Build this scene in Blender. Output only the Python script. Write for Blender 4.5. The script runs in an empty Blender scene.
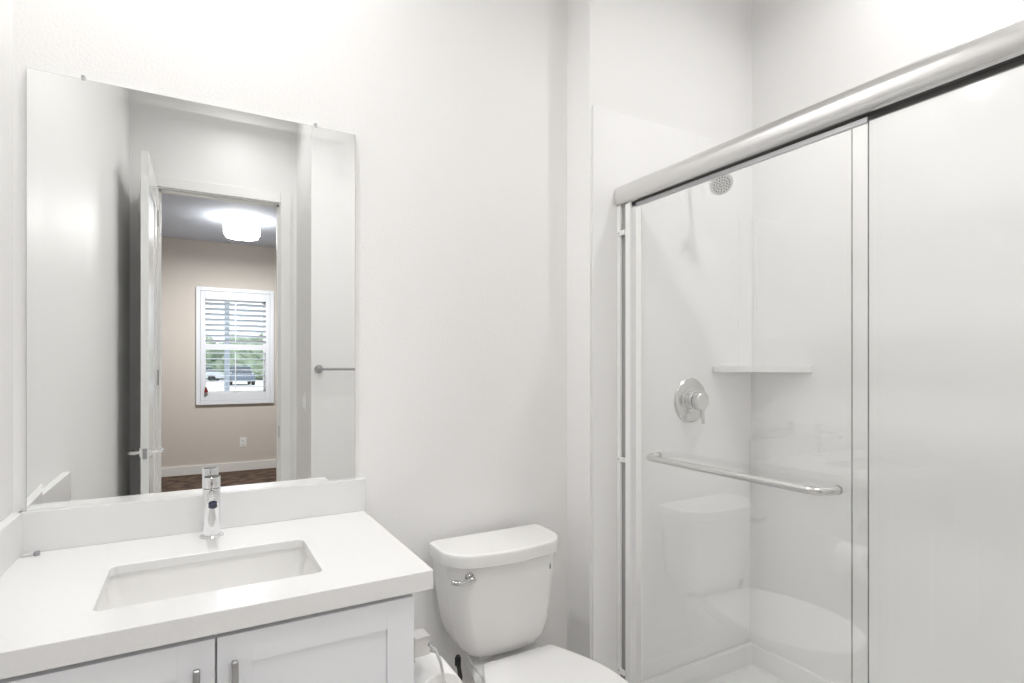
import bpy, bmesh, math, random
from mathutils import Vector, Matrix, Quaternion
from math import sin, cos, pi, radians, tan, sqrt
random.seed(7)
S = bpy.context.scene
COL = S.collection
H = 1.29                      # eye height; most heights below are written as H + offset

# ------------------------------------------------------------------ camera, world, lights, exposure
cam = bpy.data.cameras.new('camera')
cam.sensor_width = 36.0
cam.lens = 558.0 / 1024.0 * 36.0
cam.shift_y = (366.5 - 341.5) / 1024.0
cam.clip_start = 0.02
cam_o = bpy.data.objects.new('camera', cam)
cam_o.location = (0, -1.65, H)
cam_o.rotation_euler = (radians(90), 0, radians(-29.6))
COL.objects.link(cam_o)
S.camera = cam_o

W = bpy.data.worlds.new('sky'); S.world = W; W.use_nodes = True
bg = W.node_tree.nodes['Background']
bg.inputs[0].default_value = (0.86, 0.93, 1.0, 1)
bg.inputs[1].default_value = 2.2

def light(name, kind, loc, energy, size=0.1, color=(1, 1, 1), rot=(0, 0, 0), shape='DISK', spread=None):
    l = bpy.data.lights.new(name, kind); l.energy = energy; l.color = color
    if kind == 'AREA':
        l.shape = shape; l.size = size
        if spread: l.spread = radians(spread)
    elif kind == 'SUN': l.angle = radians(3)
    else: l.shadow_soft_size = size
    o = bpy.data.objects.new(name, l); o.location = loc; o.rotation_euler = rot
    COL.objects.link(o); return o

CEIL = H + 1.683
light('sun', 'SUN', (0, -20, 10), 2.0, color=(1, .97, .92), rot=(radians(35), radians(25), 0))
light('vanity_can_light', 'AREA', (0.04, -0.17, CEIL - .012), 7.4, .10, (1, .99, .982), spread=140)
light('shower_can_light', 'AREA', (1.64, -0.93, CEIL - .012), 4.9, .10, (1, .99, .982), spread=145)
light('room_fill_light', 'AREA', (0.55, -1.30, CEIL - .012), 7.4, .12, (1, .99, .982), spread=162)  # added soft fill from an unseen ceiling fixture
light('entry_fill_light', 'AREA', (0.25, -2.20, CEIL - .012), 2.2, .10, (1, .99, .982), spread=165)  # added fill for the door end of the room, source unseen
BCEIL = H + 1.515
S.view_settings.view_transform = 'Standard'
S.view_settings.look = 'None'
S.view_settings.gamma = 1
S.view_settings.use_curve_mapping = False
S.view_settings.exposure = 0.06
S.cycles.max_bounces = 16
S.cycles.diffuse_bounces = 8
S.cycles.glossy_bounces = 8
S.cycles.transparent_max_bounces = 24
S.cycles.sample_clamp_indirect = 6.0

# ------------------------------------------------------------------ materials
def mat(name, color, rough=.5, metal=0, noise=None, bump=None, spec=.5, coat=0, emit=None, trans=0):
    m = bpy.data.materials.new(name); m.use_nodes = True
    nt = m.node_tree; b = nt.nodes['Principled BSDF']
    b.inputs['Base Color'].default_value = (*color, 1)
    b.inputs['Roughness'].default_value = rough
    b.inputs['Metallic'].default_value = metal
    b.inputs['Specular IOR Level'].default_value = spec
    b.inputs['Coat Weight'].default_value = coat
    b.inputs['Coat Roughness'].default_value = .05
    if trans: b.inputs['Transmission Weight'].default_value = trans
    if emit:
        b.inputs['Emission Color'].default_value = (*emit[0], 1)
        b.inputs['Emission Strength'].default_value = emit[1]
    tc = nt.nodes.new('ShaderNodeTexCoord')
    if noise:                                  # (scale, color2, detail, contrast lo, hi)
        n = nt.nodes.new('ShaderNodeTexNoise'); n.inputs['Scale'].default_value = noise[0]
        n.inputs['Detail'].default_value = noise[2]
        nt.links.new(tc.outputs['Object'], n.inputs['Vector'])
        r = nt.nodes.new('ShaderNodeValToRGB')
        r.color_ramp.elements[0].position = noise[3]; r.color_ramp.elements[1].position = noise[4]
        r.color_ramp.elements[0].color = (*color, 1); r.color_ramp.elements[1].color = (*noise[1], 1)
        nt.links.new(n.outputs['Fac'], r.inputs['Fac']); nt.links.new(r.outputs['Color'], b.inputs['Base Color'])
    if bump:                                   # (scale, strength, distance)
        n = nt.nodes.new('ShaderNodeTexNoise'); n.inputs['Scale'].default_value = bump[0]
        n.inputs['Detail'].default_value = 3
        nt.links.new(tc.outputs['Object'], n.inputs['Vector'])
        bp = nt.nodes.new('ShaderNodeBump'); bp.inputs['Strength'].default_value = bump[1]
        bp.inputs['Distance'].default_value = bump[2]
        nt.links.new(n.outputs['Fac'], bp.inputs['Height']); nt.links.new(bp.outputs['Normal'], b.inputs['Normal'])
    return m

def glass_mat(name, tint, k=1.0):
    m = bpy.data.materials.new(name); m.use_nodes = True; nt = m.node_tree; nt.nodes.clear()
    out = nt.nodes.new('ShaderNodeOutputMaterial'); mix = nt.nodes.new('ShaderNodeMixShader')
    t = nt.nodes.new('ShaderNodeBsdfTransparent'); t.inputs[0].default_value = (*tint, 1)
    g = nt.nodes.new('ShaderNodeBsdfGlossy'); g.inputs['Roughness'].default_value = 0.0
    g.inputs['Color'].default_value = (1, 1, 1, 1)
    lw = nt.nodes.new('ShaderNodeLayerWeight'); lw.inputs['Blend'].default_value = .5
    p = nt.nodes.new('ShaderNodeMath'); p.operation = 'POWER'; p.inputs[1].default_value = 5
    ml = nt.nodes.new('ShaderNodeMath'); ml.operation = 'MULTIPLY_ADD'
    ml.inputs[1].default_value = .95 * k; ml.inputs[2].default_value = .042 * k
    nt.links.new(lw.outputs['Facing'], p.inputs[0]); nt.links.new(p.outputs[0], ml.inputs[0])
    nt.links.new(ml.outputs[0], mix.inputs[0]); nt.links.new(t.outputs[0], mix.inputs[1])
    nt.links.new(g.outputs[0], mix.inputs[2]); nt.links.new(mix.outputs[0], out.inputs[0])
    return m

M = dict(
    paint=mat('white_wall_paint', (.85, .846, .841), .5, bump=(150, .5, .0013)),
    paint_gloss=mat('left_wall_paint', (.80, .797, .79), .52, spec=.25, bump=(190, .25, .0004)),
    ceil=mat('ceiling_paint', (.84, .84, .83), .8, bump=(150, .3, .0006)),
    beige=mat('beige_wall_paint', (.64, .595, .545), .7, bump=(170, .25, .0006)),
    bceil=mat('bedroom_ceiling_daylight_tint', (.74, .80, .90), .8),  # white ceiling; the bluish daylight on it is put into this colour
    trim=mat('white_trim_enamel', (.84, .835, .82), .3),
    door=mat('white_door_enamel', (.82, .82, .81), .17),
    carpet=mat('brown_carpet', (.035, .02, .013), .95, noise=(9, (.17, .11, .075), 6, .35, .75), bump=(120, .6, .006)),
    tile=mat('bathroom_floor_vinyl', (.66, .64, .61), .45, noise=(6, (.72, .70, .67), 5, .3, .7)),
    quartz=mat('white_quartz', (.79, .788, .786), .18, noise=(300, (.765, .765, .765), 3, .3, .7)),
    ceramic=mat('white_vitreous_china', (.84, .835, .825), .08, coat=.3),
    seat=mat('white_seat_plastic', (.87, .865, .86), .2),
    cabinet=mat('white_cabinet_daylight_tint', (.80, .81, .835), .35),  # white paint with a slight blue of daylight mixed into the colour
    shadow_gap=mat('cabinet_interior', (.35, .35, .36), .7),
    chrome=mat('polished_chrome', (.86, .86, .87), .06, 1),
    chrome_soft=mat('brushed_chrome', (.70, .70, .69), .2, 1),
    bright_nickel=mat('bright_nickel', (.55, .55, .55), .12, 1),
    nickel=mat('satin_nickel', (.42, .42, .43), .33, 1),
    alu=mat('satin_aluminium_rail', (.74, .735, .73), .27, 1),
    alu_white=mat('bright_aluminium', (.88, .88, .87), .3),
    acrylic=mat('white_glossy_acrylic', (.895, .893, .89), .07),
    black=mat('black_rubber', (.012, .012, .012), .6),
    aerator=mat('dark_aerator', (.02, .025, .06), .3),
    dark=mat('dark_channel', (.035, .033, .03), .5),
    grey=mat('grey_gasket', (.34, .34, .34), .5),
    plate=mat('white_plastic_plate', (.86, .86, .85), .35),
    paper=mat('white_tissue_paper', (.88, .875, .87), .95, bump=(90, .4, .0008)),
    core=mat('cardboard_core', (.45, .33, .22), .9),
    shutter=mat('white_shutter_paint', (.80, .83, .88), .4),
    lampshade=mat('lit_lamp_shade', (.9, .9, .9), .6, emit=((1, .985, .97), 15.0)),
    canlens=mat('lit_can_lens', (.9, .9, .9), .6, emit=((1, .985, .965), 9.0)),
    mirror=mat('silvered_mirror', (.925, .935, .93), 0.0, 1),
    mirror_edge=mat('mirror_glass_edge', (.5, .52, .51), .25),
    glass_inner=glass_mat('clear_inner_shower_glass', (.995, .996, .995), .5),
    glass=glass_mat('clear_shower_glass', (.995, .996, .995), 2.2),
    winglass=glass_mat('window_glass', (.97, .985, .98)),
    gedge=mat('glass_cut_edge', (.20, .21, .205), .3),
    concrete=mat('pale_concrete', (.62, .62, .62), .9, noise=(.3, (.52, .52, .53), 4, .3, .7)),
    hedge=mat('green_leaves', (.15, .20, .13), .8, noise=(1.2, (.40, .48, .34), 6, .35, .65)),
    hose=mat('black_braided_hose', (.02, .02, .02), .4),
    carwhite=mat('silver_car_paint', (.55, .57, .6), .2, .2),
    cardark=mat('dark_car_glass', (.05, .06, .08), .1),
    carblue=mat('grey_blue_car_paint', (.16, .19, .24), .2, .2),
    tyre=mat('tyre_rubber', (.02, .02, .02), .8),
    pole=mat('grey_steel_pole', (.30, .33, .38), .5, .3),
    red=mat('dark_red_cloth', (.16, .01, .01), .7),
    clear=mat('clear_plastic', (.84, .84, .83), .2, trans=.3),
)
M['mirror'].node_tree.nodes['Principled BSDF'].inputs['Specular Tint'].default_value = (1, 1, 1, 1)

# ------------------------------------------------------------------ mesh helpers
class MB:
    def __init__(s): s.bm = bmesh.new()
    def _add(s, b):
        me = bpy.data.meshes.new('t'); b.to_mesh(me); b.free(); s.bm.from_mesh(me); bpy.data.meshes.remove(me)
    def box(s, x0, x1, y0, y1, z0, z1, bev=0, seg=2, mi=0):
        b = bmesh.new(); bmesh.ops.create_cube(b, size=1)
        c = Vector(((x0+x1)/2, (y0+y1)/2, (z0+z1)/2)); d = (abs(x1-x0), abs(y1-y0), abs(z1-z0))
        for v in b.verts: v.co = Vector((v.co.x*d[0], v.co.y*d[1], v.co.z*d[2])) + c
        if bev: bmesh.ops.bevel(b, geom=list(b.edges), offset=bev, segments=seg, profile=.5, affect='EDGES')
        for f in b.faces: f.material_index = mi
        s._add(b); return s
    def loft(s, rings, cap0=True, cap1=True, closed=True):
        b = bmesh.new(); R = [[b.verts.new(p) for p in r] for r in rings]
        n = len(R[0])
        for a, c in zip(R[:-1], R[1:]):
            for i in range(n if closed else n-1):
                j = (i+1) % n
                b.faces.new((a[i], a[j], c[j], c[i]))
        if cap0: b.faces.new(list(reversed(R[0])))
        if cap1: b.faces.new(R[-1])
        bmesh.ops.recalc_face_normals(b, faces=b.faces)
        s._add(b); return s
    def lathe(s, prof, base=(0, 0, 0), axis=(0, 0, 1), n=32):
        """prof: (radius, distance along axis)"""
        q = Vector((0, 0, 1)).rotation_difference(Vector(axis).normalized()); o = Vector(base)
        rings = [[o + q @ Vector((max(r, 1e-5)*cos(2*pi*i/n), max(r, 1e-5)*sin(2*pi*i/n), h)) for i in range(n)] for r, h in prof]
        return s.loft(rings)
    def cyl(s, a, b_, r, n=24, r2=None, bev=0):
        a = Vector(a); b_ = Vector(b_); L = (b_-a).length; r2 = r if r2 is None else r2
        if bev: prof = [(r-bev, 0), (r, bev), (r2, L-bev), (r2-bev, L)]
        else: prof = [(r, 0), (r2, L)]
        return s.lathe(prof, a, b_-a, n)
    def tube(s, pts, r, n=14, radii=None):
        pts = [Vector(p) for p in pts]; rings = []
        up = None
        for i, p in enumerate(pts):
            t = (pts[min(i+1, len(pts)-1)] - pts[max(i-1, 0)]).normalized()
            if up is None:
                up = t.orthogonal().normalized()
            up = (up - t*up.dot(t)).normalized(); w = t.cross(up)
            rr = radii[i] if radii else r
            rings.append([p + up*rr*cos(2*pi*k/n) + w*rr*sin(2*pi*k/n) for k in range(n)])
        return s.loft(rings)
    def prism(s, pts, h0, h1, plane='xz', bev=0):
        """extrude a polygon; plane xz extrudes along y, xy along z, yz along x"""
        f = {'xz': lambda p, h: (p[0], h, p[1]), 'xy': lambda p, h: (p[0], p[1], h), 'yz': lambda p, h: (h, p[0], p[1])}[plane]
        b = bmesh.new()
        A = [b.verts.new(f(p, h0)) for p in pts]; B = [b.verts.new(f(p, h1)) for p in pts]; n = len(pts)
        for i in range(n): b.faces.new((A[i], A[(i+1) % n], B[(i+1) % n], B[i]))
        b.faces.new(list(reversed(A))); b.faces.new(B)
        bmesh.ops.recalc_face_normals(b, faces=b.faces)
        if bev: bmesh.ops.bevel(b, geom=list(b.edges), offset=bev, segments=2, profile=.5, affect='EDGES')
        s._add(b); return s
    def xf(s, m):
        bmesh.ops.transform(s.bm, matrix=m, verts=s.bm.verts); return s
    def build(s, name, m, parent=None, smooth=True, sub=0):
        me = bpy.data.meshes.new(name); s.bm.to_mesh(me); s.bm.free()
        for x in (m if isinstance(m, (list, tuple)) else [m]): me.materials.append(M[x])
        if smooth:
            me.shade_smooth()
            me.set_sharp_from_angle(angle=radians(35))
        o = bpy.data.objects.new(name, me); COL.objects.link(o)
        if parent:
            o.parent = parent
            o.matrix_parent_inverse = Matrix.Translation(-parent.location) if parent.type == 'EMPTY' and parent.parent is None else Matrix()
            if parent.type != 'EMPTY': o.matrix_parent_inverse = Matrix()
        if smooth and len(o.data.polygons) > 6:
            wn = o.modifiers.new('wn', 'WEIGHTED_NORMAL'); wn.keep_sharp = True; wn.weight = 100
        if sub:
            md = o.modifiers.new('s', 'SUBSURF'); md.levels = sub; md.render_levels = sub
        return o

def tag(o, label, cat, group=None, kind=None):
    if label: o['label'] = label
    if cat: o['category'] = cat
    if group: o['group'] = group
    if kind: o['kind'] = kind
    return o
def thing(name, loc, label, cat, group=None, kind=None):
    o = bpy.data.objects.new(name, None); o.location = loc; o.empty_display_size = .05; COL.objects.link(o)
    return tag(o, label, cat, group, kind)
def structure(o, label=None):
    o['kind'] = 'structure'
    if label: o['label'] = label
    return o
def lb(o, label): o['label'] = label; return o
def sq(cx, cy, hx, hy, z, e=4, n=40):
    """superellipse ring"""
    r = []
    for i in range(n):
        a = 2*pi*i/n; c, s_ = cos(a), sin(a)
        r.append(Vector((cx + hx*math.copysign(abs(c)**(2/e), c), cy + hy*math.copysign(abs(s_)**(2/e), s_), z)))
    return r
def arc(c, r, a0, a1, n, f):
    return [f(c[0] + r*cos(a0+(a1-a0)*i/n), c[1] + r*sin(a0+(a1-a0)*i/n)) for i in range(n+1)]

# ------------------------------------------------------------------ the room shell
XL = -.357; XS = 1.165; YS = -.134; XB = 2.003; YF = -1.666; YT = -2.007; XR = .631; YD = -2.606; YW = -6.046
T = .12
o = MB().box(XL-T, XS, 0, T, 0, CEIL).build('wall_mirror_side', 'paint', smooth=False); structure(o)
o = MB().box(XL-T, XL, YD, 0, 0, CEIL).build('wall_left', 'paint_gloss', smooth=False); structure(o)
o = MB().box(XS, XB, YS, T, 0, CEIL, ).build('wall_shower_head', 'paint', smooth=False); structure(o)
o = MB().box(XB, XB+T, YF-.34, T, 0, CEIL).build('wall_shower_back', 'paint', smooth=False); structure(o)
o = MB().box(XS, XB, YT, YF, 0, CEIL).build('wall_shower_foot', 'paint', smooth=False); structure(o)
o = MB().box(XR, XB+T, YT-T, YT, 0, CEIL).build('wall_towel_side', 'paint', smooth=False); structure(o)
o = MB().box(XR, XR+T, YD, YT-T, 0, CEIL).build('wall_return', 'paint', smooth=False); structure(o)
OX0, OX1, OZ = -.205, .520, H+1.15        # door opening
o = MB().box(XL-T, OX0-.02, YD-T, YD, 0, CEIL).box(OX1+.02, XR+T, YD-T, YD, 0, CEIL).box(OX0-.02, OX1+.02, YD-T, YD, OZ+.02, CEIL).build('wall_door_side', 'paint', smooth=False); structure(o)
o = MB().box(XL-T, XB+T, YD-T, T, CEIL, CEIL+.1).build('ceiling', 'ceil', smooth=False); structure(o)
o = MB().box(XL-T, XB+T, YD-T, T, -.1, 0).build('floor', 'tile', smooth=False); structure(o)
# trims: casings both sides, jamb liner and stop
def casing(y0, y1):
    w = .07
    m = MB()
    for a, b, c, d in ((OX0-.005-w, OX0-.005, 0, OZ+.005+w), (OX1+.005, OX1+.005+w, 0, OZ+.005+w), (OX0-.005, OX1+.005, OZ+.005, OZ+.005+w)):
        m.box(a, b, y0, y1, c, d, bev=.003)
    return m
structure(casing(YD, YD+.016).build('trim_1', 'trim'))
structure(casing(YD-T-.016, YD-T).build('trim_2', 'trim'))
m = MB()
for y0, y1, t in ((YD-T, YD, .0), (YD-.075, YD-.04, .012)):
    m.box(OX0-.02, OX0+t+.001, y0, y1, 0, OZ); m.box(OX1-t-.001, OX1+.02, y0, y1, 0, OZ); m.box(OX0-.02, OX1+.02, y0, y1, OZ-t-.001, OZ+.02)
jamb = structure(m.build('trim_3', 'trim', smooth=False))
lb(MB().box(OX1-.003, OX1-.001, YD-.034, YD-.006, H-.50, H-.42, bev=.0005).build('strike_plate', 'grey', jamb), 'dark metal strike plate')
# bathroom baseboards
def bb(name, x0, x1, y0, y1, z=.13): structure(MB().box(x0, x1, y0, y1, 0, z, bev=.003).build(name, 'trim'))
bb('baseboard_mirror_side', .40, XS, -.014, 0)
bb('baseboard_stub', XS-.014, XS, YS, -.014)
bb('baseboard_left', XL, XL+.014, -1.9, -.60)
bb('baseboard_towel_side', XR, XS, YT, YT+.014)

# bedroom shell
BX0, BX1 = -2.2, 2.9
structure(MB().box(BX0-T, BX1+T, YW-.16, YD-T, -.1, 0).build('floor_bedroom', 'carpet', smooth=False), 'dark brown mottled bedroom floor seen through the doorway')
structure(MB().box(BX0-T, BX1+T, YW-.16, YD-T, BCEIL, BCEIL+.1).build('ceiling_bedroom', 'bceil', smooth=False))
structure(MB().box(BX0-T, BX0, YW, YD-T, 0, BCEIL).build('wall_bedroom_left', 'beige', smooth=False))
structure(MB().box(BX1, BX1+T, YW, YD-T, 0, BCEIL).build('wall_bedroom_right', 'beige', smooth=False))
structure(MB().box(BX0, XL-T, YD-T-.06, YD-T, 0, BCEIL).box(XR+T, BX1, YD-T-.06, YD-T, 0, BCEIL).build('wall_bedroom_near', 'beige', smooth=False))
WX0, WX1, WZ0, WZ1 = .075, .80, H-.345, H+.845
m = MB()
m.box(BX0-T, WX0, YW-.16, YW, 0, BCEIL).box(WX1, BX1+T, YW-.16, YW, 0, BCEIL).box(WX0, WX1, YW-.16, YW, 0, WZ0).box(WX0, WX1, YW-.16, YW, WZ1, BCEIL)
structure(m.build('wall_bedroom_window_side', 'beige', smooth=False))
bb('baseboard_bedroom', BX0, BX1, YW, YW+.016, .105)
win = MB()
for a, b, c, d in ((WX0, WX0+.04, WZ0, WZ1), (WX1-.04, WX1, WZ0, WZ1), (WX0, WX1, WZ0, WZ0+.04), (WX0, WX1, WZ1-.04, WZ1), (WX0, WX1, (WZ0+WZ1)/2-.02, (WZ0+WZ1)/2+.02)):
    win.box(a, b, YW-.14, YW-.09, c, d, bev=.003)
w1 = structure(win.build('window_1', 'trim'))
MB().box(WX0+.03, WX1-.03, YW-.118, YW-.114, WZ0+.03, WZ1-.03).build('pane', 'winglass', w1, smooth=False)

# ------------------------------------------------------------------ door leaf, open along the left wall
dl = structure(thing('door_1', (-.211, YD+.01, 0), 'white bathroom door standing open along the left wall, seen edge on in the mirror', None))
LX0, LX1, LY0, LY1 = -.250, -.213, YD+.012, -1.895
sw = .125
m = MB()
for a, b, c, d in ((LY0, LY0+sw, .01, H+1.143), (LY1-sw, LY1, .01, H+1.143), (LY0+sw-.001, LY1-sw+.001, .01, .22), (LY0+sw-.001, LY1-sw+.001, H+1.143-.15, H+1.143)): m.box(LX0, LX1, a, b, c, d, bev=.0012)
m.build('leaf_frame', 'door', dl)
MB().box(LX0+.008, LX1-.008, LY0+sw-.003, LY1-sw+.003, .218, H+.995).build('leaf_panel', 'door', dl)
hz = H-.463
MB().box(LX0+.009, LX1-.009, LY1, LY1+.002, hz-.028, hz+.028, bev=.0006).build('latch_plate', 'nickel', dl)
for sgn, x in ((1, LX1), (-1, LX0)):
    h = MB().cyl((x, LY1-.06, hz), (x+sgn*.009, LY1-.06, hz), .031, bev=.002).build('handle_rosette', 'chrome', dl)
    y = LY1-.06
    MB().tube([(x+sgn*.008, y, hz), (x+sgn*.045, y, hz), (x+sgn*.052, y-.006, hz), (x+sgn*.054, y-.02, hz), (x+sgn*.054, y-.07, hz+.001), (x+sgn*.05, y-.115, hz)], .009,
              radii=[.010, .010, .010, .010, .009, .008]).build('door_lever', 'chrome', dl)
for z in (.22, 1.22, 2.24):
    MB().cyl((LX1+.006, LY0-.004, z-.05), (LX1+.006, LY0-.004, z+.05), .006, n=12).build('hinge', 'nickel', dl)

# ------------------------------------------------------------------ bedroom things
lamp = thing('drum_ceiling_lamp', (.42, -4.72, BCEIL), 'white glowing drum ceiling lamp in the bedroom, seen through the doorway in the mirror', 'ceiling lamp')
MB().cyl((.42, -4.72, BCEIL-.02), (.42, -4.72, BCEIL), .10, n=32, bev=.003).build('canopy', 'chrome_soft', lamp)
MB().lathe([(.155, 0), (.168, .008), (.171, .02), (.171, .135), (.168, .138)], (.42, -4.72, BCEIL-.17), n=48).build('drum_shade', 'lampshade', lamp)
MB().lathe([(.012, 0), (.016, .008), (.006, .016)], (.42, -4.72, BCEIL-.186), n=16).build('finial', 'nickel', lamp)
for k in range(3):
    a = k*2*pi/3+.4
    MB().cyl((.42+.174*cos(a), -4.72+.174*sin(a), BCEIL-.15), (.42+.174*cos(a), -4.72+.174*sin(a), BCEIL-.0), .004, n=8).build('shade_rod', 'chrome_soft', lamp)
light('drum_lamp_light', 'AREA', (.42, -4.72, BCEIL-.188), 50, .30, (1, .985, .97))

sh = thing('window_shutter', (.44, YW, H-.46), 'white plantation shutter with tilted louvers covering the bedroom window', 'shutter')
FX0, FX1, FZ0, FZ1 = .010, .872, H-.462, H+.958
m = MB()
for a, b, c, d in ((FX0, FX0+.045, FZ0, FZ1), (FX1-.045, FX1, FZ0, FZ1), (FX0+.045, FX1-.045, FZ0, FZ0+.045), (FX0+.045, FX1-.045, FZ1-.045, FZ1)): m.box(a, b, YW, YW+.03, c, d, bev=.004)
m.build('outer_frame', 'shutter', sh)
PX0, PX1, PZ0, PZ1 = .106, .778, H-.315, H+.815
m = MB()
for a, b, c, d in ((FX0+.047, PX0, FZ0+.047, FZ1-.047), (PX1, FX1-.047, FZ0+.047, FZ1-.047), (PX0, PX1, FZ0+.047, PZ0), (PX0, PX1, PZ1, FZ1-.047)): m.box(a, b, YW+.002, YW+.026, c, d, bev=.003)
m.build('panel_frame', 'shutter', sh)
zr = H+.238
MB().box(PX0, PX1, YW+.002, YW+.026, zr-.034, zr+.034, bev=.003).build('divider_rail', 'shutter', sh)
def louver(z, ang):
    q = MB(); pts = [(.036*cos(a), .0045*sin(a)) for a in [2*pi*i/16 for i in range(16)]]
    pts = [(y*cos(ang)-z_*sin(ang), y*sin(ang)+z_*cos(ang)) for y, z_ in pts]
    q.prism([(YW+.014+p[0], z+p[1]) for p in pts], PX0+.002, PX1-.002, 'yz'); return q
for k in range(8): louver(zr+.04+.030+k*.0645, radians(24)).build('louver', 'shutter', sh)
for k in range(7): louver(zr-.04-.035-k*.0685, radians(5)).build('louver', 'shutter', sh)
for a, b in ((zr+.06, PZ1-.04), (PZ0+.03, zr-.06)):
    MB().box(.425, .437, YW+.052, YW+.062, a, b, bev=.002).build('tilt_rod', 'shutter', sh)
tag(MB().tube([(.118, YW+.045, PZ0+.002), (.116, YW+.045, PZ0+.03), (.112, YW+.045, PZ0+.07)], .01, radii=[.022, .018, .006]).build('red_tassel', 'red'), 'tiny dark red tassel in the lower corner of the shuttered bedroom window', 'tassel')
def plate(name, label, cat, c, n, w, h, rocker=True):
    """wall plate centred at c, facing n ('x-' or 'y+')"""
    p = thing(name, c, label, cat)
    x, y, z = c
    def bx(nm, d0, d1, a0, a1, b0, b1, mt, bev=.001):
        if n == 'x-': q = MB().box(x-d1, x-d0, y+a0, y+a1, z+b0, z+b1, bev=bev)
        else: q = MB().box(x+a0, x+a1, y+d0, y+d1, z+b0, z+b1, bev=bev)
        return q.build(nm, mt, p)
    bx('cover_plate', 0, .006, -w/2, w/2, -h/2, h/2, 'plate', .002)
    if rocker: bx('rocker', .006, .011, -.017, .017, -.033, .033, 'plate')
    else:
        for s_ in (-1, 1):
            bx('socket', .006, .009, -.016, .016, s_*.024-.015, s_*.024+.015, 'plate')
            for a in (-.006, .006): bx('slot', .0085, .0095, a-.0015, a+.0015, s_*.024-.006, s_*.024+.006, 'dark', .0002)
    return p
plate('light_switch', 'white rocker light switch on the narrow return wall beside the door', 'light switch', (XR, -2.25, H-.234), 'x-', .075, .118)
plate('power_outlet', 'white power outlet low on the beige bedroom wall below the window', 'power outlet', (.52, YW, H-.94), 'y+', .075, .118, False)

# towel bar on the wall across from the mirror
tb = thing('towel_bar', (.67, YT, H-.016), 'chrome towel bar on the white wall opposite the mirror, seen at the mirror edge', 'towel bar')
for x in (.675, 1.10):
    MB().lathe([(.026, 0), (.026, .006), (.016, .02), (.011, .045), (.013, .062), (.008, .068)], (x, YT, H-.016), (0, 1, 0)).build('post', 'nickel', tb)
MB().cyl((.675, YT+.055, H-.016), (1.10, YT+.055, H-.016), .008).build('bar', 'nickel', tb)

# ------------------------------------------------------------------ recessed ceiling lights; the room and entry ones are added fill
for i, (x, y, lab) in enumerate(((.04, -.17, 'recessed ceiling light above the vanity, mirrored as a bright spot in the shower wall'), (1.64, -.93, 'recessed ceiling light above the shower stall'), (.55, -1.30, 'added fill light, out of view on the ceiling over the middle of the bathroom'), (.25, -2.20, 'added fill light, out of view on the ceiling near the bathroom door'))):
    t_ = thing('recessed_light', (x, y, CEIL), lab, 'ceiling light', 'recessed bathroom lights')
    MB().lathe([(.072, 0), (.085, .002), (.085, .006), (.06, .006), (.06, .004)], (x, y, CEIL-.006), n=36).build('trim_ring', 'plate', t_)
    MB().cyl((x, y, CEIL-.010), (x, y, CEIL-.0065), .058, n=36).build('lens', 'canlens', t_)

# ------------------------------------------------------------------ mirror
MX0, MX1, MZ0, MZ1 = -.333, .407, H-.3275, H+.678
mi_ = thing('wall_mirror', ((MX0+MX1)/2, 0, MZ0), 'large frameless wall mirror with narrow sloping edges hung above the vanity', 'mirror')
bw = .029; yf = -.0065; e = bw*tan(radians(1.3))
MB().box(MX0, MX1, yf+.0005, -.0005, MZ0, MZ1).build('mirror_backing', 'mirror_edge', mi_, smooth=False)
def quad(name, ps, mt, parent):
    me = bpy.data.meshes.new(name); me.from_pydata([tuple(p) for p in ps], [], [(0, 1, 2, 3)]); me.materials.append(M[mt])
    ob = bpy.data.objects.new(name, me); COL.objects.link(ob); ob.parent = parent
    ob.matrix_parent_inverse = Matrix.Translation(-parent.location); return ob
xa, xb_, zt = MX0+bw, MX1-bw, MZ1-bw
quad('mirror_glass', [(xa, yf, MZ0), (xb_, yf, MZ0), (xb_, yf, zt), (xa, yf, zt)], 'mirror', mi_)
quad('bevel', [(MX0+.001, yf-e, MZ0), (xa, yf, MZ0), (xa, yf, zt), (MX0+.001, yf-e, MZ1-.001)], 'mirror', mi_)
quad('bevel', [(xb_, yf, MZ0), (MX1-.001, yf-e, MZ0), (MX1-.001, yf-e, MZ1-.001), (xb_, yf, zt)], 'mirror', mi_)
quad('bevel', [(xa, yf, zt), (xb_, yf, zt), (MX1-.001, yf-e, MZ1-.001), (MX0+.001, yf-e, MZ1-.001)], 'mirror', mi_)
for x in (-.229, .296):
    MB().box(x-.004, x+.004, -.0095, 0, MZ1-.003, MZ1+.008, bev=.001).build('mirror_clip', 'clear', mi_)
    MB().cyl((x, -.0110, MZ1+.005), (x, -.009, MZ1+.005), .0024, n=12).build('clip_screw', 'nickel', mi_)

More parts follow.
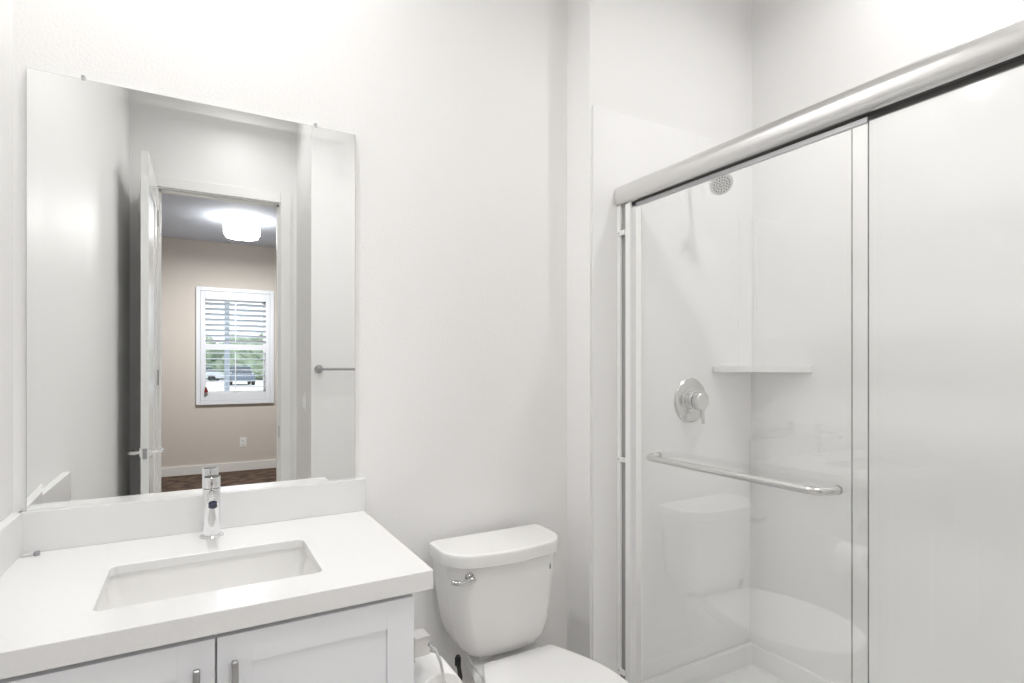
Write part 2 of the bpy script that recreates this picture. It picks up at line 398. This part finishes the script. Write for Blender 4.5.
# ------------------------------------------------------------------ vanity
CZ = H-.421; CT = .04; CX0 = XL; CX1 = .430; CY = -.565
ct = thing('vanity_countertop', (.04, -.28, CZ), 'white quartz vanity countertop with a low backsplash', 'countertop')
SX0, SX1, SY0, SY1 = -.154, .229, -.463, -.211
def ring_plate(outer, inner, z0, z1, zi):
    """a slab with a hole; outer and inner have the same number of points"""
    b = bmesh.new(); n = len(outer); cx = sum(p[0] for p in outer)/n; cy = sum(p[1] for p in outer)/n
    mid = [(p[0]-math.copysign(.022, p[0]-cx), p[1]-math.copysign(.022, p[1]-cy)) for p in outer]
    V = {k: [b.verts.new((p[0], p[1], z)) for p in pts] for k, pts, z in (('ot', outer, z1), ('ob', outer, z0), ('it', inner, z1), ('ib', inner, zi), ('mb', mid, z0), ('mt', mid, zi))}
    for i in range(n):
        j = (i+1) % n
        b.faces.new((V['ot'][i], V['ot'][j], V['it'][j], V['it'][i])); 
        for a_, c_ in (('ob', 'mb'), ('mb', 'mt'), ('mt', 'ib')): b.faces.new((V[a_][j], V[a_][i], V[c_][i], V[c_][j]))
        b.faces.new((V['ob'][i], V['ob'][j], V['ot'][j], V['ot'][i])); b.faces.new((V['it'][i], V['it'][j], V['ib'][j], V['ib'][i]))
    bmesh.ops.recalc_face_normals(b, faces=b.faces); return b
def rrect(x0, x1, y0, y1, r, k=6):
    pts = []
    for cx, cy, a in ((x1-r, y1-r, 0), (x0+r, y1-r, pi/2), (x0+r, y0+r, pi), (x1-r, y0+r, 3*pi/2)):
        for i in range(k+1): pts.append((cx+r*cos(a+pi/2*i/k), cy+r*sin(a+pi/2*i/k)))
    return pts
m = MB(); m._add(ring_plate(rrect(CX0+.001, CX1, CY, -.001, .003), rrect(SX0, SX1, SY0, SY1, .018), CZ-CT, CZ, CZ-.02))
slab = m.build('slab', 'quartz', ct)
bv = slab.modifiers.new('b', 'BEVEL'); bv.width = .0018; bv.segments = 2; bv.limit_method = 'ANGLE'
MB().box(XL+.010, .435, -.020, 0, CZ, H-.328, bev=.0015).build('backsplash', 'quartz', ct)
MB().box(XL, XL+.0195, CY+.003, 0, CZ, H-.328, bev=.0015).build('side_splash', 'quartz', ct)
# undermount basin
sk = thing('sink_basin', (.04, -.337, CZ-.02), 'white rectangular undermount sink set into the countertop', 'sink')
def rr3(x0, x1, y0, y1, r, z): return [Vector((p[0], p[1], z)) for p in rrect(x0, x1, y0, y1, r)]
g = .006; rings = [rr3(SX0-.03, SX1+.03, SY0-.03, SY1+.03, .03, CZ-.02-.001), rr3(SX0-g, SX1+g, SY0-g, SY1+g, .022, CZ-.02-.001)]
for k, (ins, z, r) in enumerate(((.0, -.012, .024), (.008, -.06, .03), (.016, -.105, .035), (.028, -.122, .045), (.055, -.130, .055), (.10, -.134, .06))):
    rings.append(rr3(SX0-g+ins, SX1+g-ins, SY0-g+ins, SY1+g-ins, r if ins < .09 else .03, CZ-.02+z))
o = MB().loft(rings, cap0=False).build('basin_bowl', 'ceramic', sk)
sd = o.modifiers.new('s', 'SOLIDIFY'); sd.thickness = .008; sd.offset = -1
MB().lathe([(.022, 0), (.023, .003), (.016, .004), (.014, .002)], (.04, -.337, CZ-.02-.1335)).build('drain', 'chrome', sk)

# faucet
fx, fy = .036, -.078
fc = thing('sink_faucet', (fx, fy, CZ), 'chrome single-hole faucet behind the sink', 'faucet')
MB().lathe([(.026, 0), (.027, .002), (.026, .005), (.0205, .006)], (fx, fy, CZ+.0002)).build('base_ring', 'chrome', fc)
MB().lathe([(.0195, 0), (.0195, .112), (.0188, .114)], (fx, fy, CZ+.0055), n=40).build('body', 'chrome', fc)
MB().lathe([(.0178, 0), (.0178, .0022)], (fx, fy, CZ+.1192), n=40).build('cap_gap', 'dark', fc)
MB().lathe([(.0188, 0), (.0195, .001), (.0195, .025), (.0188, .0265)], (fx, fy, CZ+.1214), n=40).build('lever_cap', 'chrome', fc)
MB().cyl((fx, fy, CZ+.1479), (fx, fy, CZ+.1487), .0165, n=40).build('cap_inlay', 'dark', fc)
MB().tube([(fx, fy, CZ+.106), (fx, fy-.03, CZ+.108), (fx, fy-.07, CZ+.109), (fx, fy-.088, CZ+.106), (fx, fy-.098, CZ+.100)], .011, n=24, radii=[.011, .0115, .0115, .0115, .0112]).build('spout', 'chrome', fc)
MB().cyl((fx, fy-.0975, CZ+.1005), (fx, fy-.1030, CZ+.0950), .0092, n=20, bev=.001).build('aerator', 'aerator', fc)
# small clear clip left on the counter
cl = thing('plastic_clip', (-.322, -.045, CZ), 'small clear plastic clip lying on the counter by the left wall', 'clip')
MB().box(-.333, -.312, -.050, -.040, CZ+.0002, CZ+.007, bev=.0015).build('clip_body', 'clear', cl)
MB().cyl((-.306, -.045, CZ+.0002), (-.306, -.045, CZ+.010), .005, n=14, bev=.001).build('clip_screw', 'nickel', cl)

# cabinet
vc = thing('vanity_cabinet', (.02, -.28, 0), 'white shaker vanity cabinet with two doors under the countertop', 'cabinet')
VX0, VX1, VY = XL+.004, .395, -.530
vt = CZ-CT
m = MB()
m.box(VX0, VX0+.018, VY, -.002, .10, vt-.001).box(VX1-.018, VX1, VY, -.002, .0, vt-.001).box(VX0+.018, VX1-.018, VY+.02, -.002, .10, .118)
m.box(VX0+.018, VX1-.018, -.012, -.002, .118, .60)
m.build('carcass', 'cabinet', vc, smooth=False)
m = MB().box(VX0+.018, VX1-.018, VY, VY+.018, vt-.035, vt-.001).box(VX0+.018, VX1-.018, VY, VY+.018, .10, .13).box(.018, .046, VY, VY+.018, .13, vt-.035)
m.build('face_frame', 'cabinet', vc, smooth=False)
MB().box(VX0+.018, VX1-.018, VY+.07, VY+.085, 0, .10).build('toe_kick', 'cabinet', vc, smooth=False)
def cab_door(x0, x1, hx):
    z0, z1 = .115, vt-.012; y1 = VY-.001; y0 = y1-.020; st = .056
    q = MB()
    q.box(x0, x0+st, y0, y1, z0, z1, bev=.0012).box(x1-st, x1, y0, y1, z0, z1, bev=.0012)
    q.box(x0+st-.0005, x1-st+.0005, y0, y1, z1-st, z1, bev=.0012).box(x0+st-.0005, x1-st+.0005, y0, y1, z0, z0+st, bev=.0012)
    q.box(x0+st-.004, x1-st+.004, y0+.006, y1-.003, z0+st-.004, z1-st+.004)
    d = q.build('door', 'cabinet', vc)
    hh = MB(); zt = H-.507; zb = zt-.13
    hh.box(hx-.0055, hx+.0055, y0-.034, y0-.022, zb, zt, bev=.003, seg=4)
    for z in (zt-.02, zb+.02): hh.box(hx-.004, hx+.004, y0-.023, y0, z-.004, z+.004)
    ho = hh.build('handle', 'nickel', d)
    lb(ho, 'satin nickel bar handle')
    return d
cab_door(VX0+.002, .0300, .002)
cab_door(.0335, VX1-.003, .060)

# toilet paper holder on the cabinet's side
tp = thing('toilet_paper_holder', (.395, -.50, .70), 'chrome toilet paper holder fixed to the side of the vanity', 'toilet paper holder')
px, py, pz = .395, -.497, .690
MB().box(px, px+.010, py-.027, py+.027, pz-.027, pz+.027, bev=.002).build('wall_plate', 'chrome_soft', tp)
MB().box(px+.010, px+.046, py-.019, py+.019, pz-.021, pz+.021, bev=.002).build('post', 'chrome', tp)
rx, ry, rz = px+.064, py+.02, pz-.106
MB().tube([(px+.045, py-.020, pz-.001), (px+.052, py-.034, pz-.004), (px+.060, py-.044, pz-.03), (rx+.004, py-.050, rz+.03), (rx, py-.046, rz+.006), (rx, py-.036, rz), (rx, ry+.045, rz)], .0035, n=12).build('arm', 'chrome', tp)
def roll(r=.060, ri=.02, w=.10):
    a = ry-w/2; n = 48
    def rg(rad, y): return [Vector((rx+rad*cos(2*pi*i/n), y, rz+rad*sin(2*pi*i/n)+.0)) for i in range(n)]
    return [rg(ri, a), rg(r-.002, a), rg(r, a+.002), rg(r, a+w-.002), rg(r-.002, a+w), rg(ri, a+w)]
rz -= .016                                      # the roll hangs on the wire by its core
trl = thing('toilet_paper_roll', (rx, ry, rz), 'white toilet paper roll hanging beside the vanity cabinet', 'toilet paper')
MB().loft(roll(), cap0=False, cap1=False).build('paper', 'paper', trl)
n = 32
MB().loft([[Vector((rx+.0199*cos(2*pi*i/n), y, rz+.0199*sin(2*pi*i/n))) for i in range(n)] for y in (ry-.0495, ry+.0495)], cap0=False, cap1=False).build('cardboard_core', 'core', trl)

# ------------------------------------------------------------------ toilet
TX = .820
to = thing('toilet', (TX, -.35, 0), 'white two-piece toilet with the lid down, between vanity and shower', 'toilet')
def tank_ring(z, x0, x1, yf_, bow, yb=-.030, rf=.045, rb=.020, n=8):
    cx, hx = (x0+x1)/2, (x1-x0)/2; pts = []
    def ar(c0, c1, a, r_):
        for i in range(n+1): pts.append([c0+r_*cos(a+pi/2*i/n), c1+r_*sin(a+pi/2*i/n)])
    ar(x1-rb, yb-rb, 0, rb); ar(x0+rb, yb-rb, pi/2, rb); ar(x0+rf, yf_+rf, pi, rf)
    for i in range(1, 12): pts.append([x0+rf+(x1-x0-2*rf)*i/12, yf_])
    ar(x1-rf, yf_+rf, 3*pi/2, rf)
    out = []
    for x, y in pts:
        k = min(1, max(0, (yb-.03-y)/(yb-.03-yf_))); u_ = (x-cx)/hx
        out.append(Vector((x, y-bow*(1-u_*u_)*k, z)))
    return out
zl = H-.535
rings = [tank_ring(.432, .722, .932, -.160, .012), tank_ring(.436, .702, .950, -.172, .016), tank_ring(.46, .680, .970, -.180, .020), tank_ring(.51, .660, .983, -.185, .024),
         tank_ring(.58, .645, .992, -.188, .026), tank_ring(.65, .636, 1.000, -.190, .028), tank_ring(zl-.040, .629, 1.006, -.192, .030)]
MB().loft(rings).build('tank', 'ceramic', to)
lr = [tank_ring(zl-.041, .624, 1.016, -.200, .034, rf=.07), tank_ring(zl-.038, .620, 1.020, -.204, .034, rf=.07), tank_ring(zl-.012, .619, 1.021, -.205, .034, rf=.07), tank_ring(zl-.004, .622, 1.018, -.202, .034, -.033, rf=.07), tank_ring(zl, .630, 1.010, -.194, .032, -.041, rf=.065)]
MB().loft(lr).build('tank_lid', 'ceramic', to)
# flush lever, front left of the tank
lx, ly, lz = .682, -.205, H-.602
lev = MB().lathe([(.014, 0), (.014, .004), (.009, .008), (.008, .016)], (lx, ly+.002, lz), (0, -1, 0)).build('flush_lever', 'bright_nickel', to)
MB().tube([(lx+.006, ly-.016, lz), (lx-.008, ly-.020, lz-.002), (lx-.03, ly-.021, lz-.006), (lx-.05, ly-.018, lz-.001), (lx-.062, ly-.013, lz+.002)], .006, radii=[.009, .009, .007, .0075, .005]).build('lever_arm', 'bright_nickel', lev)
MB().box(.956, .961, -.2050, -.198, H-.627, H-.611, bev=.0008).build('maker_mark', 'grey', to)
# bowl: deck + pedestal
def egg(z, hx, yb, yfr, cx=TX+.018, flat=.64):
    """toilet-seat outline: straight back at yb with tight corners, rounded front at yfr"""
    ym = yb + (yfr-yb)*.50; wb = hx*flat; R = []
    R.append((wb*.93, yb)); R.append((wb, yb-.006))
    for i in range(1, 12):
        t_ = i/12; R.append((wb+(hx-wb)*sin(t_*pi/2), yb-.006+(ym-yb+.006)*t_))
    for i in range(0, 14):
        a = i/14*pi/2; R.append((hx*cos(a)**.92, ym+(yfr-ym)*sin(a)**.98))
    L = [(-x, y) for x, y in reversed(R)]
    pts = [(R[0][0]*k, yb) for k in (-.5, 0, .5)] + R + [(0, yfr)] + L
    return [Vector((cx+x, y, z)) for x, y in pts]
bowl = [egg(.0, .105, -.20, -.56, flat=.8), egg(.012, .108, -.20, -.565, flat=.8), egg(.05, .10, -.21, -.55, flat=.8), egg(.14, .098, -.21, -.55, flat=.8), egg(.22, .115, -.19, -.60, flat=.8),
        egg(.30, .15, -.17, -.655, flat=.75), egg(.36, .174, -.15, -.685, flat=.7), egg(.392, .180, -.14, -.692, flat=.68), egg(.398, .174, -.145, -.686, flat=.68)]
MB().loft(bowl).build('bowl', 'ceramic', to)
dk = [[Vector((TX+.012+s_*w, y, z)) for s_, y in ((-1, -.10), (1, -.10), (1.12, -.27), (-1.12, -.27))] for z, w in ((.30, .085), (.36, .10), (.404, .112), (.410, .108))]
o = MB().loft(dk).build('rear_deck', 'ceramic', to)
bv = o.modifiers.new('b', 'BEVEL'); bv.width = .008; bv.segments = 3; bv.limit_method = 'ANGLE'
MB().loft([egg(.399, .180, -.225, -.690), egg(.402, .185, -.222, -.695), egg(.414, .186, -.222, -.696), egg(.417, .183, -.224, -.692)]).build('seat', 'seat', to)
MB().loft([egg(.4175, .181, -.215, -.690), egg(.420, .187, -.211, -.697), egg(.430, .188, -.211, -.698), egg(.4345, .184, -.214, -.693), egg(.437, .165, -.23, -.67), egg(.438, .08, -.32, -.56)]).build('seat_lid', 'seat', to)
for s_ in (-1, 1):
    x = TX+.012+s_*.072
    MB().box(x-.016, x+.016, -.214, -.188, .408, .420, bev=.004).build('hinge_cap', 'seat', to)
MB().box(TX-.08, TX+.08, -.15, -.06, .405, .436, bev=.005).build('tank_gasket', 'ceramic', to)
# supply line
sl = thing('water_supply_line', (.60, -.02, .18), 'black water supply hose behind the toilet, below the tank', 'supply hose')
MB().tube([(.672, -.145, .440), (.674, -.145, .41), (.682, -.142, .37), (.674, -.135, .33), (.650, -.12, .28), (.625, -.09, .22), (.615, -.07, .18)], .0065, n=12).build('hose', 'hose', sl)
MB().cyl((.672, -.145, .412), (.672, -.145, .434), .0095, n=8).build('coupling_nut', 'black', sl)
MB().cyl((.615, 0, .17), (.615, -.075, .17), .008, n=16).lathe([(.022, 0), (.022, .004), (.009, .01)], (.615, 0, .17), (0, -1, 0)).lathe([(.012, 0), (.012, .02)], (.615, -.085, .17), (0, 1, 0)).build('shutoff_valve', 'chrome', sl)

# ------------------------------------------------------------------ shower
SXB, SYH, SYF = 1.988, -.140, -1.660      # faces of the surround
ss = thing('shower_stall', (1.6, -.9, 0), 'glossy white acrylic shower stall lining the walls behind the sliding glass', 'shower stall')
ST = H+.887; SB = .150
MB().box(1.174, XB-.0005, SYH, YS-.0003, SB, ST, bev=.0025).build('head_panel', 'acrylic', ss)
MB().box(1.174, XB-.0005, YF+.0003, SYF, SB, ST, bev=.0025).build('foot_panel', 'acrylic', ss)
MB().prism([(SXB-.008, SB), (SXB+.0115, ST), (XB-.0004, ST), (XB-.0004, SB)], SYF, SYH, 'xz').build('back_panel', 'acrylic', ss)
# shallow moulded column in the corner up to shoulder height
def corner(sy, y0):
    pts = [(SXB+.010, y0), (SXB-.080, y0), (SXB-.078, y0+sy*.003)]
    for i in range(9):
        a = i/8*pi/2
        pts.append((SXB-.070+.062*sin(a), y0+sy*(.004+.018*(1-cos(a)))))
    pts += [(SXB-.001, y0+sy*.024), (SXB+.010, y0+sy*.025)]
    return pts
MB().prism(corner(-1, SYH), H-.02, H+.60, 'xy', bev=0).build('corner_column', 'acrylic', ss)
MB().prism(corner(1, SYF), H-.02, H+.60, 'xy', bev=0).build('corner_column', 'acrylic', ss)
def shelf(sy, y0):
    pts = [(SXB+.008, y0), (1.760, y0), (1.760, y0+sy*.012), (1.778, y0+sy*.02), (SXB-.02, y0+sy*.250), (SXB-.006, y0+sy*.262), (SXB+.008, y0+sy*.262)]
    return MB().prism(pts, H-.022, H+.003, 'xy', bev=.002)
shelf(-1, SYH).build('corner_shelf', 'acrylic', ss)
# base
BZ = H-1.127
def brect(x0, x1, y0, y1, r, z): return [Vector((p[0], p[1], z)) for p in rrect(x0, x1, y0, y1, r)]
bx0, bx1, by0, by1 = 1.205, SXB-.0005, SYF+.0005, SYH-.0005
rings = [brect(bx0, bx1, by0, by1, .004, .0), brect(bx0, bx1, by0, by1, .004, BZ-.006), brect(bx0+.004, bx1-.002, by0+.002, by1-.002, .006, BZ),
         brect(bx0+.125, bx1-.018, by0+.018, by1-.018, .02, BZ), brect(bx0+.128, bx1-.021, by0+.021, by1-.021, .022, BZ-.004),
         brect(bx0+.135, bx1-.028, by0+.028, by1-.028, .025, BZ-.075), brect(bx0+.145, bx1-.038, by0+.038, by1-.038, .035, BZ-.086), brect(bx0+.34, bx1-.30, by0+.5, by1-.5, .03, BZ-.105)]
MB().loft(rings).build('pan', 'acrylic', ss)
MB().lathe([(.045, 0), (.047, .002), (.035, .003)], (1.62, -.90, BZ-.1055)).build('drain', 'chrome', ss)

# shower head on its arm
SX = 1.636
hd = thing('showerhead', (SX, SYH, H+.74), 'round chrome shower head on a bent arm from the wall', 'shower head')
MB().lathe([(.030, 0), (.030, .003), (.014, .012)], (SX, SYH, H+.745), (0, -1, 0)).build('arm_flange', 'chrome', hd)
ce = Vector((SX, -.285, H+.652)); ax = Vector((-.30, -.66, -.66)).normalized()
MB().tube([(SX, SYH-.002, H+.745), (SX, SYH-.05, H+.744), (SX, SYH-.085, H+.735), tuple(ce-ax*.05), tuple(ce-ax*.03)], .009, n=16).build('arm', 'chrome', hd)
MB().lathe([(.012, 0), (.015, .006), (.015, .014), (.022, .022), (.040, .034), (.043, .040), (.043, .046), (.040, .049)], ce-ax*.045, ax, n=40).build('head_body', 'chrome', hd)
fp = ce+ax*.0045
q = MB().cyl(fp-ax*.001, fp, .036, n=32)
t1 = ax.orthogonal().normalized(); t2 = ax.cross(t1)
MB().cyl(fp-ax*.001, fp+ax*.0004, .037, n=32).build('spray_face', 'chrome_soft', hd)
q.bm.free()
q = MB()
for rr, k in ((.008, 6), (.018, 12), (.028, 18)):
    for i in range(k):
        a = 2*pi*i/k; c = fp + t1*rr*cos(a) + t2*rr*sin(a)
        q.cyl(c, c+ax*.002, .0023, n=6)
q.build('spray_nozzles', 'dark', hd)['kind'] = 'stuff'

# mixing valve
vv = thing('shower_valve', (SX, SYH, H-.128), 'chrome shower control valve with a round plate below the shower head', 'shower valve')
vz = H-.128
MB().lathe([(.083, 0), (.084, .004), (.080, .008), (.052, .011), (.050, .015), (.046, .016)], (SX, SYH, vz), (0, -1, 0), n=56).build('escutcheon', 'chrome_soft', vv)
MB().lathe([(.034, 0), (.034, .006), (.031, .007), (.031, .014), (.034, .015), (.034, .020)], (SX, SYH-.0155, vz), (0, -1, 0), n=40).build('hub_collar', 'chrome', vv)
MB().lathe([(.0295, 0), (.0295, .003)], (SX, SYH-.0356, vz), (0, -1, 0), n=40).build('hub_reflection_ring', 'grey', vv)  # grey ring added in place of dark reflections around the hub
MB().lathe([(.031, 0), (.033, .002), (.033, .024), (.029, .028)], (SX, SYH-.0387, vz), (0, -1, 0), n=40).build('handle_hub', 'chrome_soft', vv)
MB().tube([(SX+.004, SYH-.052, vz-.026), (SX+.006, SYH-.055, vz-.055), (SX+.007, SYH-.058, vz-.085)], .006, radii=[.0075, .0065, .006]).build('lever', 'chrome_soft', vv)

# door frame: header, jambs, bottom track
df = thing('shower_door_frame', (1.29, -.9, BZ), 'satin aluminium header rail and jambs of the sliding shower doors', 'shower door frame')
HP = [(1.287, .5585), (1.276, .560), (1.268, .567), (1.264, .578), (1.263, .592), (1.266, .606), (1.273, .617), (1.283, .625), (1.297, .630), (1.335, .631), (1.338, .628), (1.338, .5585), (1.331, .5585), (1.331, .605), (1.287, .605)]
MB().prism([(x, H+z) for x, z in HP], -1.655, -.1445, 'xz').build('header_rail', 'alu', df)
MB().box(1.2885, 1.3295, -1.654, -.1455, H+.570, H+.604).build('channel_shade_liner', 'dark', df, smooth=False)  # near-black liner paints the shade inside the hollow header
for s_, y0 in ((1, SYH-.0008), (-1, SYF+.0008)):
    d = -s_
    MB().box(1.277, 1.286, y0, y0+d*.018, BZ+.012, H+.5575, bev=.001).box(1.286, 1.334, y0, y0+d*.003, BZ+.012, H+.5575).build('jamb', 'alu_white', df)
    MB().box(1.286, 1.290, y0+d*.0035, y0+d*.040, BZ+.012, H+.552).build('gasket', 'grey', df, smooth=False)
    MB().box(1.280, 1.2875, y0+d*.0405, y0+d*.066, BZ+.02, H+.556, bev=.001).build('bumper_rail', 'alu_white', df)
    MB().box(1.286, 1.290, y0+d*.003, y0+d*.012, H+.548, H+.5575).build('corner_block', 'black', df)
    for z in (H+.46, H-.32, H-1.05):
        c = MB().box(1.274, 1.281, y0+d*.006, y0+d*.041, z-.009, z+.009, bev=.002)
        c.build('bumper_clip', 'plate', df)
        MB().cyl((1.2735, y0+d*.013, z), (1.2745, y0+d*.013, z), .003, n=10).build('clip_screw', 'grey', df)
MB().box(1.262, 1.335, -1.655, -.1445, BZ+.0005, BZ+.012, bev=.002).box(1.300, 1.304, -1.655, -.1445, BZ+.012, BZ+.03).build('bottom_track', 'alu', df)

# sliding glass panels
def glass_panel(name, label, x, y0, y1, gm='glass', rail=True):
    g_ = thing(name, (x, (y0+y1)/2, BZ+.03), label, 'shower door', 'sliding glass shower doors')
    z0, z1 = BZ+.016, H+.553; t_ = .006
    b = bmesh.new(); bmesh.ops.create_cube(b, size=1)
    for v in b.verts: v.co = Vector((x+v.co.x*t_, (y0+y1)/2+v.co.y*abs(y1-y0), (z0+z1)/2+v.co.z*(z1-z0)))
    b.normal_update()
    for f in b.faces: f.material_index = 0 if abs(f.normal.x) > .9 else 1
    q_ = MB(); q_._add(b); q_.build('glass_pane', [gm, 'gedge'], g_, smooth=False)
    if rail: MB().box(x-.0045, x+.0045, y0, y1, H+.540, H+.552, bev=.0008).build('hanger_rail', 'nickel', g_)
    return g_
gp = glass_panel('sliding_glass_door', 'outer sliding glass shower door with the long chrome handle bar', 1.2955, -.966, -.222)
glass_panel('sliding_glass_door', 'inner sliding glass shower door at the right, without a handle', 1.318, -1.64, -.918, 'glass_inner', False)
# the handle bar (curved ends through the glass)
hb = []
yA, yB, zb_ = -.328, -.901, H-.285
xg = 1.2925; xo = xg-.062
def qarc(c, r, a0, a1, k=8): return [(c[0]+r*cos(a0+(a1-a0)*i/k), c[1]+r*sin(a0+(a1-a0)*i/k)) for i in range(k+1)]
R_ = .035
p1 = qarc((xo+R_, yA-R_), R_, pi/2, pi)
p2 = qarc((xo+R_, yB+R_), R_, pi, 3*pi/2)
pts = [(xg, yA)] + p1 + [(xo, (yA+yB)/2)] + p2 + [(xg, yB)]
MB().tube([(p[0], p[1], zb_) for p in pts], .0095, n=18).build('handle_bar', 'chrome_soft', gp)
for y in (yA, yB):
    MB().cyl((xg-.004, y, zb_), (xg, y, zb_), .0108, n=20).build('handle_washer', 'grey', gp)
MB().box(1.2905, 1.2921, -.248, -.2225, BZ+.02, H+.537).build('side_seal', 'alu_white', gp, smooth=False)

# ------------------------------------------------------------------ outside the bedroom window
GZ = -.17
structure(MB().box(-60, 60, -120, YW-.16, GZ-.2, GZ).build('ground', 'concrete', smooth=False))
def hedge(name, x, y, w, h, d, label):
    b = bmesh.new(); bmesh.ops.create_icosphere(b, subdivisions=5, radius=1)
    for v in b.verts:
        nz = 1 + .16*sin(v.co.x*9+x)*cos(v.co.z*7) + .10*sin(v.co.x*23+v.co.y*17+v.co.z*19) + random.uniform(-.05, .05)
        p = v.co*nz
        v.co = Vector((x+p.x*w/2, y+p.y*d/2, GZ+max(0, (p.z*.55+.45)*h)))
    q_ = MB(); q_._add(b); o_ = q_.build(name, 'hedge'); return tag(o_, label, 'shrub', 'green shrubs outside the window')
hedge('green_shrub', 7.2, -66, 11, 5.0, 3, 'right broad green shrub outside the bedroom window behind the car')
hedge('green_shrub', 1.0, -70, 6.5, 4.4, 3, 'middle green shrub outside the bedroom window beside the pole')
hedge('green_shrub', -6.6, -72, 6.5, 4.0, 3, 'left green shrub outside the bedroom window')
pl = tag(MB().cyl((.74, -15, GZ), (.74, -15, 7), .065, n=16).build('street_pole', 'pole'), 'grey street pole outside the bedroom window', 'pole')
def car(loc, rot, paint, label):
    c = thing('parked_car', loc, label, 'car', 'cars parked outside')
    body = [(-2.1, .32), (-2.15, .62), (-2.0, .86), (-1.1, .95), (1.2, .98), (2.05, .90), (2.15, .6), (2.1, .32)]
    cab = [(-1.15, .94), (-.55, 1.42), (.75, 1.45), (1.55, .97)]
    def part(nm, q_, mt):
        o_ = q_.build(nm, mt, c); o_.matrix_parent_inverse = Matrix(); return o_
    part('body', MB().prism(body, -.85, .85, 'xz', bev=.05), paint)
    part('cabin_glass', MB().prism([(x_*.97, z_-.02) for x_, z_ in cab], -.72, .72, 'xz', bev=.04), 'cardark')
    part('roof', MB().prism([(-.6, 1.38), (-.5, 1.45), (.7, 1.48), (.85, 1.39)], -.66, .66, 'xz', bev=.02), paint)
    for x_ in (-1.3, 1.3):
        for y_ in (-.80, .80): part('wheel', MB().cyl((x_, y_-.11, .33), (x_, y_+.11, .33), .33, n=24, bev=.03), 'tyre')
    c.rotation_euler = (0, 0, rot); return c
car((3.15, -48, GZ), radians(88), 'carblue', 'dark grey car parked outside, in the middle of the bedroom window')
car((.35, -60, GZ), radians(15), 'carwhite', 'silver car parked farther away, at the left of the bedroom window')
